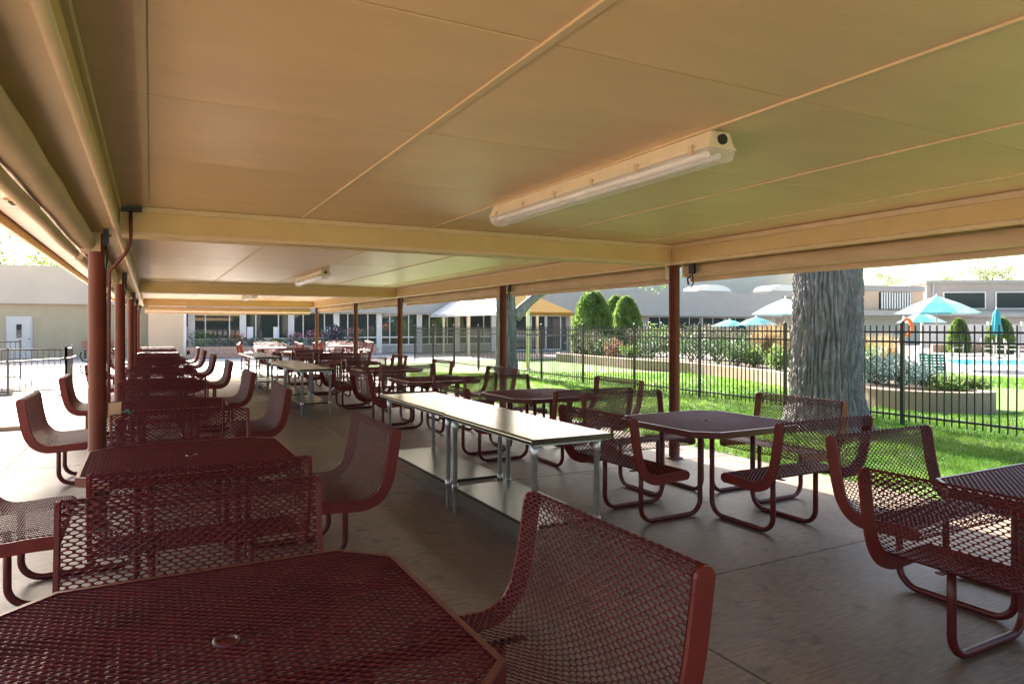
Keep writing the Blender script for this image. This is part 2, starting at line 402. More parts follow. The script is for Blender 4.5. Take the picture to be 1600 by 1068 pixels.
fixture(11.7, 14.1, 2.62, 'fluorescent fixture on the ceiling beyond the first cross beam')
fixture(20.6, 23.0, 2.62, 'fluorescent fixture on the ceiling beyond the second cross beam')

# conduit on the first gravel-side column
t = thing('electrical_conduit', 'thin conduit running down the nearest gravel side column to an open outlet box', 'conduit', (XL, 6.45, 0))
MB().tube([(.24, -.16, ZC - .02), (.24, -.17, ZB - .06), (.20, -.14, ZB - .16), (.085, -.05, ZB - .30), (.082, -.04, 1.6), (.082, -.04, .98)], .014, 8).build('pipe', COLUMN, t)
MB().box(.08, .17, -.10, -.03, .86, .99).build('outlet_box', CARD, t)
MB().tube([(.16, -.08, .9), (.22, -.09, .93), (.24, -.1, .88)], .012, 6).build('cable', GREENP, t)
MB().box(.14, .32, -.19, -.13, ZC - .05, ZC - .013).build('junction_box', BLACKM, t)

# ---------------------------------------------------------------- picnic tables of expanded metal
A_, B_, K_ = .042, .0145, .0036     # long pitch, row pitch, bond half-length
def cell_rings():
    o = [(A_ / 2, -K_), (A_ / 2, K_), (A_ / 4, B_ / 2), (0, B_ - K_), (-A_ / 4, B_ / 2), (-A_ / 2, K_), (-A_ / 2, -K_), (-A_ / 4, -B_ / 2), (0, -(B_ - K_)), (A_ / 4, -B_ / 2)]
    e, f = A_ / 2 - .0058, B_ - K_ - .0041
    i = [(e, -.0026), (e, .0026), (A_ / 4 - .0008, B_ / 2 - .0025), (0, f), (-A_ / 4 + .0008, B_ / 2 - .0025), (-e, .0026), (-e, -.0026), (-A_ / 4 + .0008, -B_ / 2 + .0025), (0, -f), (A_ / 4 - .0008, -B_ / 2 + .0025)]
    return o, i
def expanded(nu, nv, mapf, keep=None, th=.0034, tilt=.0032):
    """honeycomb of strands; mapf(u, v, h) -> xyz"""
    mb = MB(); O, I = cell_rings(); cache = {}
    def vert(u, v, h):
        k = (round(u, 5), round(v, 5), round(h, 5))
        if k not in cache:
            cache[k] = len(mb.v); mb.v.append(mapf(u, v, h))
        return cache[k]
    for j in range(nv):
        for i in range(nu):
            cu = i * A_ + (A_ / 2 if j % 2 else 0); cv = j * B_
            if keep and not keep(cu, cv): continue
            n = 10
            top = [vert(cu + a, cv + b, th) for a, b in O]
            bot = [vert(cu + a, cv + b, -th) for a, b in O]
            mid = [vert(cu + a, cv + b, tilt * (b / B_)) for a, b in I]
            for k in range(n):
                k2 = (k + 1) % n
                mb.f.append((top[k], top[k2], mid[k2], mid[k])); mb.sm.append(True)
                mb.f.append((mid[k], mid[k2], bot[k2], bot[k])); mb.sm.append(True)
    return mb
def spline(P, n):
    out = []
    for i in range(len(P) - 1):
        p0, p1, p2, p3 = (Vector(P[max(i - 1, 0)]), Vector(P[i]), Vector(P[i + 1]), Vector(P[min(i + 2, len(P) - 1)]))
        for k in range(n):
            t = k / n
            out.append(.5 * ((2 * p1) + (p2 - p0) * t + (2 * p0 - 5 * p1 + 4 * p2 - p3) * t * t + (3 * p1 - p0 - 3 * p2 + p3) * t ** 3))
    out.append(Vector(P[-1])); return out
HALF = .61                       # half width of the table top
TZ = .75
CLINE = spline([(.715, .425), (.82, .424), (.93, .416), (1.03, .418), (1.11, .455), (1.165, .53), (1.195, .63), (1.215, .74), (1.235, .875)], 8)
HW = .037
def offset(P, d):
    out = []
    for i, p in enumerate(P):
        t = (P[min(i + 1, len(P) - 1)] - P[max(i - 1, 0)]).normalized()
        out.append(p + Vector((-t.y, t.x)) * d)
    return out
inner = offset(CLINE, HW)
def capc(i0, sgn, n, a_end):
    p = CLINE[i0]; t = (CLINE[1] - CLINE[0]) if i0 == 0 else (CLINE[-1] - CLINE[-2]); t.normalize()
    nrm = Vector((-t.y, t.x)); out = []
    for k in range(1, n + 1):
        a = a_end * k / n
        out.append(p + nrm * (HW * math.cos(a)) + t * sgn * (HW * math.sin(a)))
    return out
prof = capc(0, -1, 8, PI)[::-1] + inner + capc(-1, 1, 8, PI)
tail = CLINE[-1] - CLINE[-2]; tail.normalize()
prof = prof + [prof[-1] - tail * .035]
slen = [0]
for i in range(1, len(prof)): slen.append(slen[-1] + (prof[i] - prof[i - 1]).length)
def prof_at(s):
    s = max(0, min(slen[-1], s)); i = 1
    while i < len(slen) - 1 and slen[i] < s: i += 1
    f = (s - slen[i - 1]) / max(1e-6, slen[i] - slen[i - 1])
    p = prof[i - 1].lerp(prof[i], f); t = (prof[i] - prof[i - 1]).normalized()
    return p, Vector((-t.y, t.x))
PC = {}
SW = .50                        # half width of a seat
def map_seat(u, v, h):
    k = round(v, 5)
    if k not in PC: PC[k] = prof_at(v)
    p, nrm = PC[k]
    q = p + nrm * h
    uu = max(-SW + .004, min(SW - .004, u - SW))
    return (q.x, uu, q.y)
nv = int(slen[-1] / B_) + 1
seat_me = expanded(int(2 * SW / A_) + 1, nv, map_seat).mesh('seat', MAROON)
def panel_mesh():
    mb = MB(); top = []; bot = []; N = len(CLINE)
    rim = [CLINE[0] + Vector((0, 0))]
    poly = capc(0, -1, 8, PI)[::-1] + offset(CLINE, HW) + capc(-1, 1, 8, PI) + offset(CLINE, -HW)[::-1]
    # quad strip between matching points of the two sides, rounded ends
    I = offset(CLINE, HW); Oo = offset(CLINE, -HW)
    c0 = capc(0, -1, 8, PI); c1 = capc(-1, 1, 8, PI)
    st = [(c0[3], c0[3])] + [(c0[k], c0[6 - k]) for k in (2, 1, 0)] + list(zip(I, Oo)) + [(c1[k], c1[6 - k]) for k in (0, 1, 2)] + [(c1[3], c1[3])]
    vs = []
    for s in (-.009, .009):
        for a, b in st: vs += [(a.x, s, a.y), (b.x, s, b.y)]
    n = len(st); fs = []
    for i in range(n - 1):
        fs.append((2 * i, 2 * i + 1, 2 * i + 3, 2 * i + 2)); o = 2 * n
        fs.append((o + 2 * i, o + 2 * i + 2, o + 2 * i + 3, o + 2 * i + 1))
        fs.append((2 * i, 2 * i + 2, o + 2 * i + 2, o + 2 * i)); fs.append((2 * i + 1, o + 2 * i + 1, o + 2 * i + 3, 2 * i + 3))
    mb.add(vs, fs); return mb
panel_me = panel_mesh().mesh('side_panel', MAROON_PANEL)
def octa(h, c): return [(h, -c), (h, c), (c, h), (-c, h), (-h, c), (-h, -c), (-c, -h), (c, -h)]
CUT = .445
def in_oct(x, y, m): return abs(x) < HALF - m and abs(y) < HALF - m and abs(x) + abs(y) < HALF + CUT - m * 1.414
def map_top(u, v, h):
    x, y = u - HALF, v - HALF; m = .006
    x = max(-HALF + m, min(HALF - m, x)); y = max(-HALF + m, min(HALF - m, y))
    e = abs(x) + abs(y) - (HALF + CUT - m * 1.4)
    if e > 0: x -= math.copysign(e / 2, x); y -= math.copysign(e / 2, y)
    d = math.hypot(x, y)
    if d < .03 and d > 1e-5: x, y = x * .03 / d, y * .03 / d
    return (x, y, h)
top_me = expanded(int(2 * HALF / A_) + 2, int(2 * HALF / B_) + 2, map_top, lambda u, v: in_oct(u - HALF, v - HALF, -.01) and math.hypot(u - HALF, v - HALF) > .02, th=.0032, tilt=.0031).mesh('tabletop', MAROON)
q = MB(); o1 = octa(HALF + .006, CUT + .003); o2 = octa(HALF - .012, CUT - .004); vs = []
for ring, z in ((o2, .004), (o2, .0075), (o1, .0075), (octa(HALF + .009, CUT + .004), .001), (octa(HALF + .009, CUT + .004), -.042), (octa(HALF + .002, CUT), -.046), (octa(HALF - .002, CUT - .001), -.042), (octa(HALF - .002, CUT - .001), .002)):
    vs += [(x, y, z) for x, y in ring]
q.add(vs, [(r * 8 + k, r * 8 + (k + 1) % 8, (r + 1) * 8 + (k + 1) % 8, (r + 1) * 8 + k) for r in range(7) for k in range(8)])
rim_me = q.mesh('rim', MAROON_TUBE)
ring_me = MB().lathe([(.024, -.03), (.024, .006), (.028, .011), (.034, .009), (.036, .002), (.036, -.03)], 20).mesh('umbrella_ring', MAROON_TUBE)
brace_me = MB().box(-HALF + .01, HALF - .01, -.018, .018, -.030, -.008).mesh('brace', MAROON_TUBE)
pl = lambda a, b: (a, 0, b)
rb = .115
leg_pts = [pl(.955, .447), pl(.955, .30)] + arc((.955 - rb, .022 + rb), rb, 0, -PI / 2, 7, pl) + arc((.315 + rb, .022 + rb), rb, -PI / 2, -PI, 7, pl) + [pl(.315, .4), pl(.315, TZ - .02)]
lq = MB().tube(leg_pts, .021, 10); lq.box(.80, 1.06, -.018, .018, .440, .447); leg_me = lq.mesh('leg', MAROON_TUBE)
bolt_me = MB().tube([(.62, 0, .012), (.62, 0, .05)], .012, 6).mesh('anchor_bolt', GALV)
def picnic(x, y, rz, label, full=True):
    t = thing('picnic_table', label, 'picnic table', (x, y, 0), rz, 'maroon mesh picnic tables')
    link('tabletop', top_me, t, (0, 0, TZ)); link('rim', rim_me, t, (0, 0, TZ)); link('umbrella_ring', ring_me, t, (0, 0, TZ))
    link('brace', brace_me, t, (0, .26, TZ)); link('brace', brace_me, t, (0, -.26, TZ))
    for k in range(4):
        s = link('seat', seat_me, t, (0, 0, 0), k * PI / 2)
        for sg in (-1, 1):
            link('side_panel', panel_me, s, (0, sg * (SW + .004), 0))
            a = k * PI / 2
            g = link('leg', leg_me, t, (-sg * .245 * math.sin(a), sg * .245 * math.cos(a), 0), a)
    return t
LROW = [(.18, 1.99, 0), (.24, 4.98, .4), (.14, 8.45, -.6), (.16, 11.6, .5), (.20, 15.2, -.4), (.18, 18.9, .6), (.2, 22.6, 0), (.2, 25.6, .5)]
for k, (x, y, a) in enumerate(LROW):
    picnic(x, y, R(a), 'maroon mesh picnic table, %s from the camera in the row along the gravel' % ordn[k])
RROW = [(4.33, 1.65, 0), (4.47, 4.66, .5), (4.39, 7.54, -.5), (4.12, 10.5, .8), (4.25, 13.5, 0), (4.3, 16.5, -.6), (4.3, 19.6, .4), (4.3, 22.7, 0)]
for k, (x, y, a) in enumerate(RROW):
    picnic(x, y, R(a), 'maroon mesh picnic table, %s from the camera in the row along the lawn' % ordn[k])
ORow = [(4.4, 29.8, 0, 'sunlit maroon picnic table in the open court just past the pavilion end'), (7.8, 31.2, 3, 'sunlit maroon picnic table in the open court towards the canopy'),
        (4.8, 33.0, -2, 'maroon picnic table in the open court near the flower planter'), (8.6, 34.4, 0, 'maroon picnic table in the open court by the building windows')]
for (x, y, a, lb) in ORow: picnic(x, y, R(a), lb)

# ---------------------------------------------------------------- steel work tables
def worktable(x0, x1, y0, y1, z, label):
    cx, cy = (x0 + x1) / 2, (y0 + y1) / 2; a, b = (x1 - x0) / 2, (y1 - y0) / 2
    t = thing('steel_work_table', label, 'table', (cx, cy, 0), 0, 'stainless steel work tables')
    q = MB(); n = 6; r = .018
    prof = [(-a + .03, z - .035), (-a + .005, z - .035)] + [(-a + r - r * math.sin(PI * k / n) * 1.0, z - r + -r * math.cos(PI * k / n)) for k in range(n + 1)]
    right = [(-x, zz) for x, zz in prof[::-1]]
    P = prof + right; m = len(P)
    q.add([(px, s * b, pz) for s in (-1, 1) for px, pz in P], [(i, i + 1, m + i + 1, m + i) for i in range(m - 1)], False)
    q.add([(-a + .01, s * b, z - .038) for s in (-1, 1)] + [(a - .01, s * b, z - .038) for s in (-1, 1)] + [(-a + .01, s * b, z - .001) for s in (-1, 1)] + [(a - .01, s * b, z - .001) for s in (-1, 1)], [(0, 2, 6, 4), (1, 5, 7, 3)])
    q.build('worktop', STEEL, t)
    MB().box(-a + .06, a - .06, -b + .05, b - .05, z - .06, z - .036).build('subframe', GALV, t)
    lm = MB().lathe([(.012, 0), (.018, .005), (.018, .05), (.0205, .055), (.0205, z - .14), (.027, z - .13), (.027, z - .045), (.0, z - .044)], 14).mesh('leg', GALV)
    for sx in (-1, 1):
        for sy in (-1, 1): link('leg', lm, t, (sx * (a - .075), sy * (b - .09), 0))
    q = MB(); q.bbox(-a + .05, a - .05, -b + .10, b - .10, .225, .25, .004); q.build('shelf', SHELF, t)
    for sx in (-1, 1):
        for sy in (-1, 1): MB().tube([(sx * (a - .075), sy * (b - .09), .20), (sx * (a - .075), sy * (b - .09), .262)], .028, 12).build('collar', GALV, t)
worktable(2.22, 2.88, 3.92, 5.46, .857, 'stainless work table nearest the camera with glossy top and undershelf')
worktable(2.24, 2.90, 5.48, 7.33, .857, 'stainless work table butted against the far end of the nearest one')
worktable(2.30, 2.94, 12.35, 14.1, .857, 'stainless work table, third along the aisle from the camera')
worktable(2.30, 2.94, 14.12, 15.9, .857, 'stainless work table, fourth along the aisle from the camera')
worktable(2.26, 2.9, 17.9, 19.55, .857, 'stainless work table, fifth along the aisle from the camera')
worktable(2.26, 2.9, 19.57, 21.25, .857, 'stainless work table at the sunny far end of the aisle')

# ---------------------------------------------------------------- black picket fence by the lawn
FX = 10.9
fence = thing('picket_fence', 'black metal picket fence running across the lawn behind the tree', 'fence', (FX, 0, 0))
FP = [6.9 + 2.34 * k for k in range(-2, 11)]
pm_ = MB().box(-.026, .026, -.026, .026, -.05, 1.66); pm_.lathe([(.036, 1.66), (.036, 1.675), (.02, 1.70), (0, 1.705)], 8)
post_me = pm_.mesh('post', BLACKM)
pick_me = MB().box(-.0085, .0085, -.0085, .0085, .06, 1.63).mesh('picket', BLACKM)
for k, y in enumerate(FP):
    link('post', post_me, fence, (0, y, 0))
    if k < len(FP) - 1:
        for z in (.16, 1.36, 1.52): MB().box(-.016, .016, y + .026, FP[k + 1] - .026, z - .016, z + .016).build('rail', BLACKM, fence)
        n = 20
        for i in range(1, n + 1):
            p = link('picket', pick_me, fence, (0, y + 2.34 * i / (n + 1), 0)); p.rotation_euler = (R(random.uniform(-.25, .25)), 0, 0)

# ramp guard on the gravel side
gr = thing('ramp_guardrail', 'dark bronze guard railing with handrail around the ramp near the white door', 'railing', (0, 0, 0))
bal = MB().box(-.008, .008, -.008, .008, .08, 1.05).mesh('baluster', BRONZE)
def guard(xa, ya, xb, yb, zb):
    L = math.hypot(xb - xa, yb - ya); n = max(2, int(L / .115)); ux, uy = (xb - xa) / L, (yb - ya) / L
    for i in range(n + 1):
        f = i / n
        if i % 13 == 0 or i == n:
            MB().box(-.025, .025, -.025, .025, 0, 1.12).build('post', BRONZE, gr, (xa + ux * L * f, ya + uy * L * f, zb))
        else: link('baluster', bal, gr, (xa + ux * L * f, ya + uy * L * f, zb))
    for z in (.08, 1.06): MB().tube([(xa, ya, zb + z), (xb, yb, zb + z)], .02, 6).build('rail', BRONZE, gr)
guard(-7.5, 19.9, -1.83, 19.9, 0)
guard(-1.83, 19.9, -1.83, 21.3, 0)
guard(-9.0, 23.2, -3.2, 23.2, .14)
MB().tube([(-7.5, 19.84, .55), (-1.75, 19.84, .84), (-1.75, 21.3, .84)], .02, 8).build('handrail', BRONZE, gr)
o = MB().add([(-7.5, 20.0, -.02), (-2.9, 20.0, -.02), (-2.9, 23.1, -.02), (-7.5, 23.1, -.02), (-7.5, 20.0, .30), (-2.9, 20.0, .14), (-2.9, 23.1, .14), (-7.5, 23.1, .30)],
             [(3, 2, 1, 0), (4, 5, 6, 7), (0, 1, 5, 4), (1, 2, 6, 5), (2, 3, 7, 6), (3, 0, 4, 7)]).build('ramp', PAVEM)
o['kind'] = 'structure'
b = thing('bench', 'reddish slatted bench against the olive wall', 'bench', (-2.2, 40.9, 0))
for k in range(4): MB().box(-.9, .9, -.25 + .12 * k, -.16 + .12 * k, .43, .46).build('slat', mat('red_wood', (0.36, 0.13, 0.09), 0.7), b)
for k in range(3): MB().box(-.9, .9, .26, .29, .55 + .12 * k, .64 + .12 * k).build('slat', MATS['red_wood'], b)
for s in (-1, 1): MB().box(s * .75 - .03, s * .75 + .03, -.22, .28, 0, .43).build('leg', BRONZE, b)

# ---------------------------------------------------------------- buildings
def wall_building(name, label, boxes, loc=(0, 0, 0), rz=0):
    t = thing(name, label, 'building', loc, rz)
    for nm, m, bx in boxes: MB().box(*bx).build(nm, m, t)
    return t
# gravel side building with the white door
lb = wall_building('olive_building', 'low olive building with deep white parapet and a white door', [
    ('wall', OLIVEW, (-40, -.1, 0, 8, -.05, 2.8)), ('parapet', CREAMW, (-40.1, 0.0, -.25, 8.2, 2.8, 4.75)), ('roof', ROOFTOP, (-39.9, -.2, -.05, 8, 4.6, 4.7))], (0, 42.5, 0))
d = MB().box(-6.45, -5.35, -.06, -.005, 0, 2.16).build('door_frame', WHITEP, lb)
dd = MB().box(-6.38, -5.42, -.10, -.061, .02, 2.10).build('door', WHITEP, lb)
MB().box(-6.02, -5.80, -.115, -.101, 1.05, 1.75).build('pane', GLASS, dd)
MB().box(-5.52, -5.46, -.16, -.101, .98, 1.04).build('handle', BRONZE, dd)
MB().box(-7.5, -7.1, -.12, -.005, .4, 1.5).build('meter_box', GALV, lb)
# end block with peach wall
wall_building('peach_block', 'projecting peach coloured wall block at the end of the court', [
    ('wall', PEACH, (-.1, 1.62, 0, 3.5, -.05, 2.75)), ('parapet', WHITEW, (-.2, 1.7, -.1, 3.4, 2.75, 3.6)), ('corner_trim', WFRAME, (1.52, 1.65, -.04, -.002, 0, 2.7))], (0, 39.5, 0))

# long north building with window bays
nb = thing('glazed_building', 'long single storey building with window bays and a deep white fascia', 'building', (0, 41.0, 0))
X0, X1 = 1.72, 47.4
MB().box(X0, X1, .25, 10, -.05, 2.46).build('wall', BEIGEW, nb)
MB().box(X0 - .05, X1 + .1, -.45, 10.2, 2.46, 4.36).build('fascia', WHITEW, nb)
MB().box(X0, X1, -.4, 10, 4.2, 4.3).build('roof', ROOFTOP, nb)
Wd = 2.62
mod = X0 + .2
k = 0
def bay(x, wdt, sill, low, nb):
    # three lights between piers
    MB().box(x - .17, x + .17, -.02, .255, 0, 2.46).build('pier', WFRAME, nb)
    xa, xb = x + .17, x + wdt - .17; ws = [.23, .54, .23]; c = xa
    f = MB(); hs = (sill, 2.40)
    z0 = .55 if low else sill
    f.box(xa, xb, .05, .20, z0 - .06, z0); f.box(xa, xb, .05, .20, 2.40, 2.458)
    if low: f.box(xa, xb, .05, .20, sill - .04, sill + .04)
    fr = f.build('window', WFRAME, nb)
    tot = xb - xa
    for i, s in enumerate(ws):
        e = c + tot * s
        if i < 2: MB().box(e - .03, e + .03, .06, .19, z0, 2.40).build('mullion', WFRAME, fr)
        zz = [(z0, 2.40)] if not low else [(z0, sill - .04), (sill + .04, 2.40)]
        for (za, zb) in zz: MB().box(c + .03 * (i > 0), e - .03 * (i < 2), .12, .13, za, zb).build('pane', GLASS, fr)
        c = e
    MB().box(xa, xb, .0, .245, 0, z0 - .06).build('apron', BEIGEW if not low else WHITEW, nb)
x = X0 + .25
for k in range(5):
    bay(x, Wd, .98, k >= 3, nb); x += Wd
for k in range(2):
    bay(x, Wd, .98, True, nb); x += Wd
MB().box(x - .17, x + .17, -.02, .255, 0, 2.46).build('pier', WFRAME, nb)
# glazed entrance by the canopy
for k in range(4):
    xa = x + .4 + k * 1.25
    f = MB(); f.box(xa, xa + 1.2, .05, .2, 0, .08); f.box(xa, xa + 1.2, .05, .2, 2.36, 2.44); f.box(xa, xa + .07, .05, .2, .08, 2.36); f.box(xa + 1.13, xa + 1.2, .05, .2, .08, 2.36); f.box(xa + .07, xa + 1.13, .05, .2, 1.0, 1.07)
    fr = f.build('door', WFRAME, nb)
    for za, zb in ((.08, 1.0), (1.07, 2.36)): MB().box(xa + .07, xa + 1.13, .12, .13, za, zb).build('pane', GLASS, fr)
    MB().tube([(xa + 1.06, .0, .9), (xa + 1.06, .0, 1.2)], .015, 6).build('handle', BRONZE, fr)
xd = 24.6
f = MB().box(xd, xd + 1.5, .1, .24, 0, 2.3).build('dark_doorway', mat('dark_brown', (0.05, 0.04, 0.035), 0.6), nb)
MB().box(xd + .35, xd + 1.15, .06, .099, .1, 2.2).build('door_leaf', mat('brown_door', (0.10, 0.07, 0.055), 0.6), f)
for (xa, wd) in ((33.5, 2.2), (36.5, 2.2), (39.0, 2.2), (41.5, 2.2), (44, 2.2)):
    f = MB().box(xa, xa + wd, .12, .246, .6, 2.40).build('window', WFRAME, nb)
    for s in (0, 1): MB().box(xa + .06 + s * wd / 2, xa + wd / 2 - .03 + s * wd / 2, .09, .119, .66, 2.36).build('pane', GLASS, f)
f = MB().box(30.6, 32.6, .15, .246, .0, 2.35).build('white_door', WHITEP, nb)
MB().lathe([(0, 0), (.28, 0), (.30, .02), (.30, .05), (.0, .05)], 24).build('round_clock', WHITEP, nb).location = (28.2, .14, 1.95)
nb.children[-1].rotation_euler = (R(90), 0, 0)
# paper notices taped inside the window bays
for i, px in enumerate((296, 391, 432, 513)):
    rr = (px - 800) / 1067; X = 41 * (SA + CA * rr) / (CA - SA * rr)
    o = MB().box(-.16, .16, -.004, .004, -.42, .30).build('notice', PAPER, None, (X, 41.1, 1.32))
    tag(o, 'white paper notice on the window glass, %s from the peach wall' % ordn[i], 'notice', 'notices on the windows')
# rooftop skylights
for i, (px, lab) in enumerate(((1105, 'arched white skylight on the roof nearer the canopy'), (1215, 'arched white skylight on the roof beside the tree trunk'))):
    X, Y = at(px, 62)
    t = thing('skylight', lab, 'skylight', (X, Y, 4.3), 0, 'rooftop skylights')
    MB().box(-2.2, 2.2, -1, 1, 0, .55).build('curb', WHITEW, t)
    q = MB(); n = 10; vs = [(2.0 * math.cos(PI * k / n), s, .55 + .55 * math.sin(PI * k / n)) for s in (-.95, .95) for k in range(n + 1)]
    q.add(vs, [(k, k + 1, n + 2 + k, n + 1 + k) for k in range(n)] + [tuple(range(n + 1)), tuple(range(2 * n + 1, n, -1))]); q.build('dome', GALV, t)
# tall block behind
wall_building('tall_block', 'tall plain grey green block rising behind the white fascia', [('wall', GREYGW, (0, 27, 0, 12, 0, 8.6)), ('coping', WHITEW, (-.1, 27.1, -.1, 12.1, 8.6, 8.85))], (38.5, 53, 0))
# low wing with louvres
lw = wall_building('louvred_wing', 'low cream wing with a louvred grille between the tall block and the window building', [
    ('wall', PEACH, (0, 13, 0, 6, 0, 5.2)), ('parapet', WHITEW, (-.1, 13.1, -.1, 6.1, 5.2, 5.75)), ('canopy_slab', WHITEW, (-2, 30, -3, 0, 2.7, 3.2)), ('lower_wall', GREYGW, (-2, 30, -1.0, -.05, 0, 2.7))], (57, 45, 0), R(-14))
lv = MB().box(7.6, 11.4, -.12, -.005, 3.4, 5.1).build('grille', DARKIN, lw)
for k in range(12): MB().box(7.68 + .31 * k, 7.86 + .31 * k, -.22, -.121, 3.42, 5.08).build('louvre', GALV, lv)
# window building at the pool
pb = wall_building('pool_building', 'beige two tier building with a strip of dark windows behind the pool', [
    ('wall', BEIGEW, (0, 40, 0, 10, 0, 6.2)), ('coping', WHITEW, (-.15, 40.1, -.15, 10.1, 6.2, 6.5)), ('lower_wing', BEIGEW, (-6, 40, -4, -.02, 0, 2.6)), ('lower_roof', WHITEW, (-6.2, 40, -4.3, -.03, 2.6, 3.0))], (*at(1448, 72), 0), R(-33))
for k in range(4):
    f = MB().box(1.6 + k * 5.2, 5.9 + k * 5.2, -.08, -.004, 3.5, 5.3).build('window', WFRAME, pb)
    MB().box(1.75 + k * 5.2, 5.75 + k * 5.2, -.10, -.081, 3.6, 5.2).build('pane', GLASS, f)
MB().tube([(.6, -.12, 0), (.6, -.12, 6.2)], .10, 8).build('downpipe', WHITEP, pb)
# white vinyl fence behind the pool
vf = thing('vinyl_fence', 'white vinyl board fence behind the pool chairs', 'fence', (*at(1440, 49), 0), R(-33))
bm = MB().box(0, .29, -.02, .02, .08, 1.8).mesh('board', WHITEP)
for k in range(60): link('board', bm, vf, (.3 * k, 0, 0))
for k in range(9): MB().box(-.07, .07, -.07, .07, 0, 2.0).build('post', WHITEP, vf, (2.25 * k, -.07, 0))
# brick-edged pool bench wall
bw = tag(MB().box(0, 16, -.2, .2, 0, .5).build('brick_kerb', BRICK, None, (*at(1455, 44), 0)), 'low red brick wall along the far side of the pool', 'wall')
bw.rotation_euler = (0, 0, R(-33))

# flower planter of blocks in front of the bays
fp = thing('block_planter', 'low planter of tan concrete blocks below the window bays, full of flowers', 'planter', (0, 38.9, 0))
MB().box(1.75, 11.4, .2, 1.9, 0, .5).build('soil', SOIL, fp)
blk = MB().bbox(.006, .394, 0, .2, 0, .19, .012).mesh('block', BRICK)
for r in range(3):
    for k in range(25): link('block', blk, fp, (1.6 + .4 * k + (.2 if r % 2 else 0), random.uniform(-.012, .012), .194 * r))

# yellow entrance canopy; the bright side's light is coloured in as white
cp = thing('entrance_canopy', 'hipped fabric canopy, brightly lit slope coloured white and yellow end, on cream posts by the entrance', 'canopy', (0, 0, 0))
xa, xb, ya, yb, ze, zr = 15.6, 20.2, 31.0, 40.4, 2.38, 3.75
xm = (xa + xb) / 2
def slab(pts, m, nm):
    P = [Vector(p) for p in pts]; nrm = (P[1] - P[0]).cross(P[2] - P[0]).normalized() * .015; n = len(P)
    MB().add([tuple(p + nrm) for p in P] + [tuple(p - nrm) for p in P], [tuple(range(n)), tuple(range(2 * n - 1, n - 1, -1))] + [(i, n + i, n + (i + 1) % n, (i + 1) % n) for i in range(n)]).build(nm, m, cp)
slab([(xa, ya, ze), (xm, ya + 2.3, zr), (xm, yb, zr), (xa, yb, ze)], LITF, 'fabric_slope')
slab([(xb, ya, ze), (xb, yb, ze), (xm, yb, zr), (xm, ya + 2.3, zr)], YELF, 'fabric_slope')
slab([(xa + .02, ya - .02, ze), (xb - .02, ya - .02, ze), (xm, ya + 2.27, zr)], YELF, 'fabric_slope')
for (x, y) in ((xa + .1, ya + .1), (xb - .1, ya + .1), (xa + .1, 34.8), (xb - .1, 34.8), (xa + .1, 38.5)):
    MB().box(x - .06, x + .06, y - .06, y + .06, 0, ze - .02).build('post', CREAMP, cp)
MB().box(xa, xb, ya - .03, ya + .03, ze - .16, ze - .02).build('valance', YELF, cp)
MB().box(xa - .03, xa + .03, ya + .04, yb, ze - .16, ze - .02).build('valance', LITF, cp)
X, Y = at(825, 25.8)
lp = thing('lamp_post', 'slender pale post standing on the lawn in front of the yellow canopy', 'lamp post', (X, Y, 0))
MB().tube([(0, 0, 0), (0, 0, 4.2)], [.075, .055], 12).build('pole', CREAMP, lp)
MB().lathe([(.14, 0), (.14, .03), (.08, .05)], 12).build('base_plate', CREAMP, lp)
MB().lathe([(.05, 4.2), (.2, 4.3), (.2, 4.5), (.05, 4.6), (0, 4.6)], 12).build('lamp_head', WHITEP, lp)

# ---------------------------------------------------------------- vegetation
def leaves(mb, c, rad, n, size, flat=1.0, up=0.0, asp=.55):
    for _ in range(n):
        while True:
            p = Vector((random.uniform(-1, 1), random.uniform(-1, 1), random.uniform(-1, 1)))
            if .25 < p.length <= 1: break
        p = Vector((p.x * rad[0], p.y * rad[1], p.z * rad[2])) + Vector(c)
        a = Vector((random.gauss(0, 1), random.gauss(0, 1), random.gauss(0, 1) * flat + up)).normalized()
        b = a.cross(Vector((random.gauss(0, 1), random.gauss(0, 1), random.gauss(0, 1)))).normalized()
        s = size * random.uniform(.6, 1.3); a = a * s; b = b * s * asp
        mb.add([tuple(p - a * .5), tuple(p + b * .5), tuple(p + a * .5), tuple(p - b * .5)], [(0, 1, 2, 3)])
def trunk_mesh(pts, radii, nseg, ridges, amp, seed, flare=0):
    mb = MB(); vs = []; n = len(pts)
    for i, (p, r) in enumerate(zip(pts, radii)):
        for k in range(nseg):
            a = 2 * PI * k / nseg
            z = p[2]
            w1 = noise.noise((math.cos(a) * 1.5 + seed, math.sin(a) * 1.5, z * .6))
            f = a * ridges / (2 * PI) + 1.3 * noise.noise((math.cos(a) * 3, math.sin(a) * 3 + seed, z * 1.3))
            rd = abs(math.sin(f * PI)) ** .7 + .5 * noise.noise((math.cos(a) * 8, math.sin(a) * 8, z * 3.5 + seed)) + .45 * noise.noise((math.cos(a) * 20, math.sin(a) * 20, z * 9)) + .3 * noise.noise((math.cos(a) * 42, math.sin(a) * 42, z * 20)) - .7 * max(0, noise.noise((math.cos(a) * 9, math.sin(a) * 9, z * 6 + 3)) - .15)
            rr = r * (1 + .07 * w1) + amp * rd
            if flare: rr += flare * math.exp(-z * 4.5) * (.7 + .6 * abs(math.sin(a * 2.5 + seed)))
            vs.append((p[0] + rr * math.cos(a), p[1] + rr * math.sin(a), z))
    mb.add(vs, [(i * nseg + k, i * nseg + (k + 1) % nseg, (i + 1) * nseg + (k + 1) % nseg, (i + 1) * nseg + k) for i in range(n - 1) for k in range(nseg)], True)
    return mb
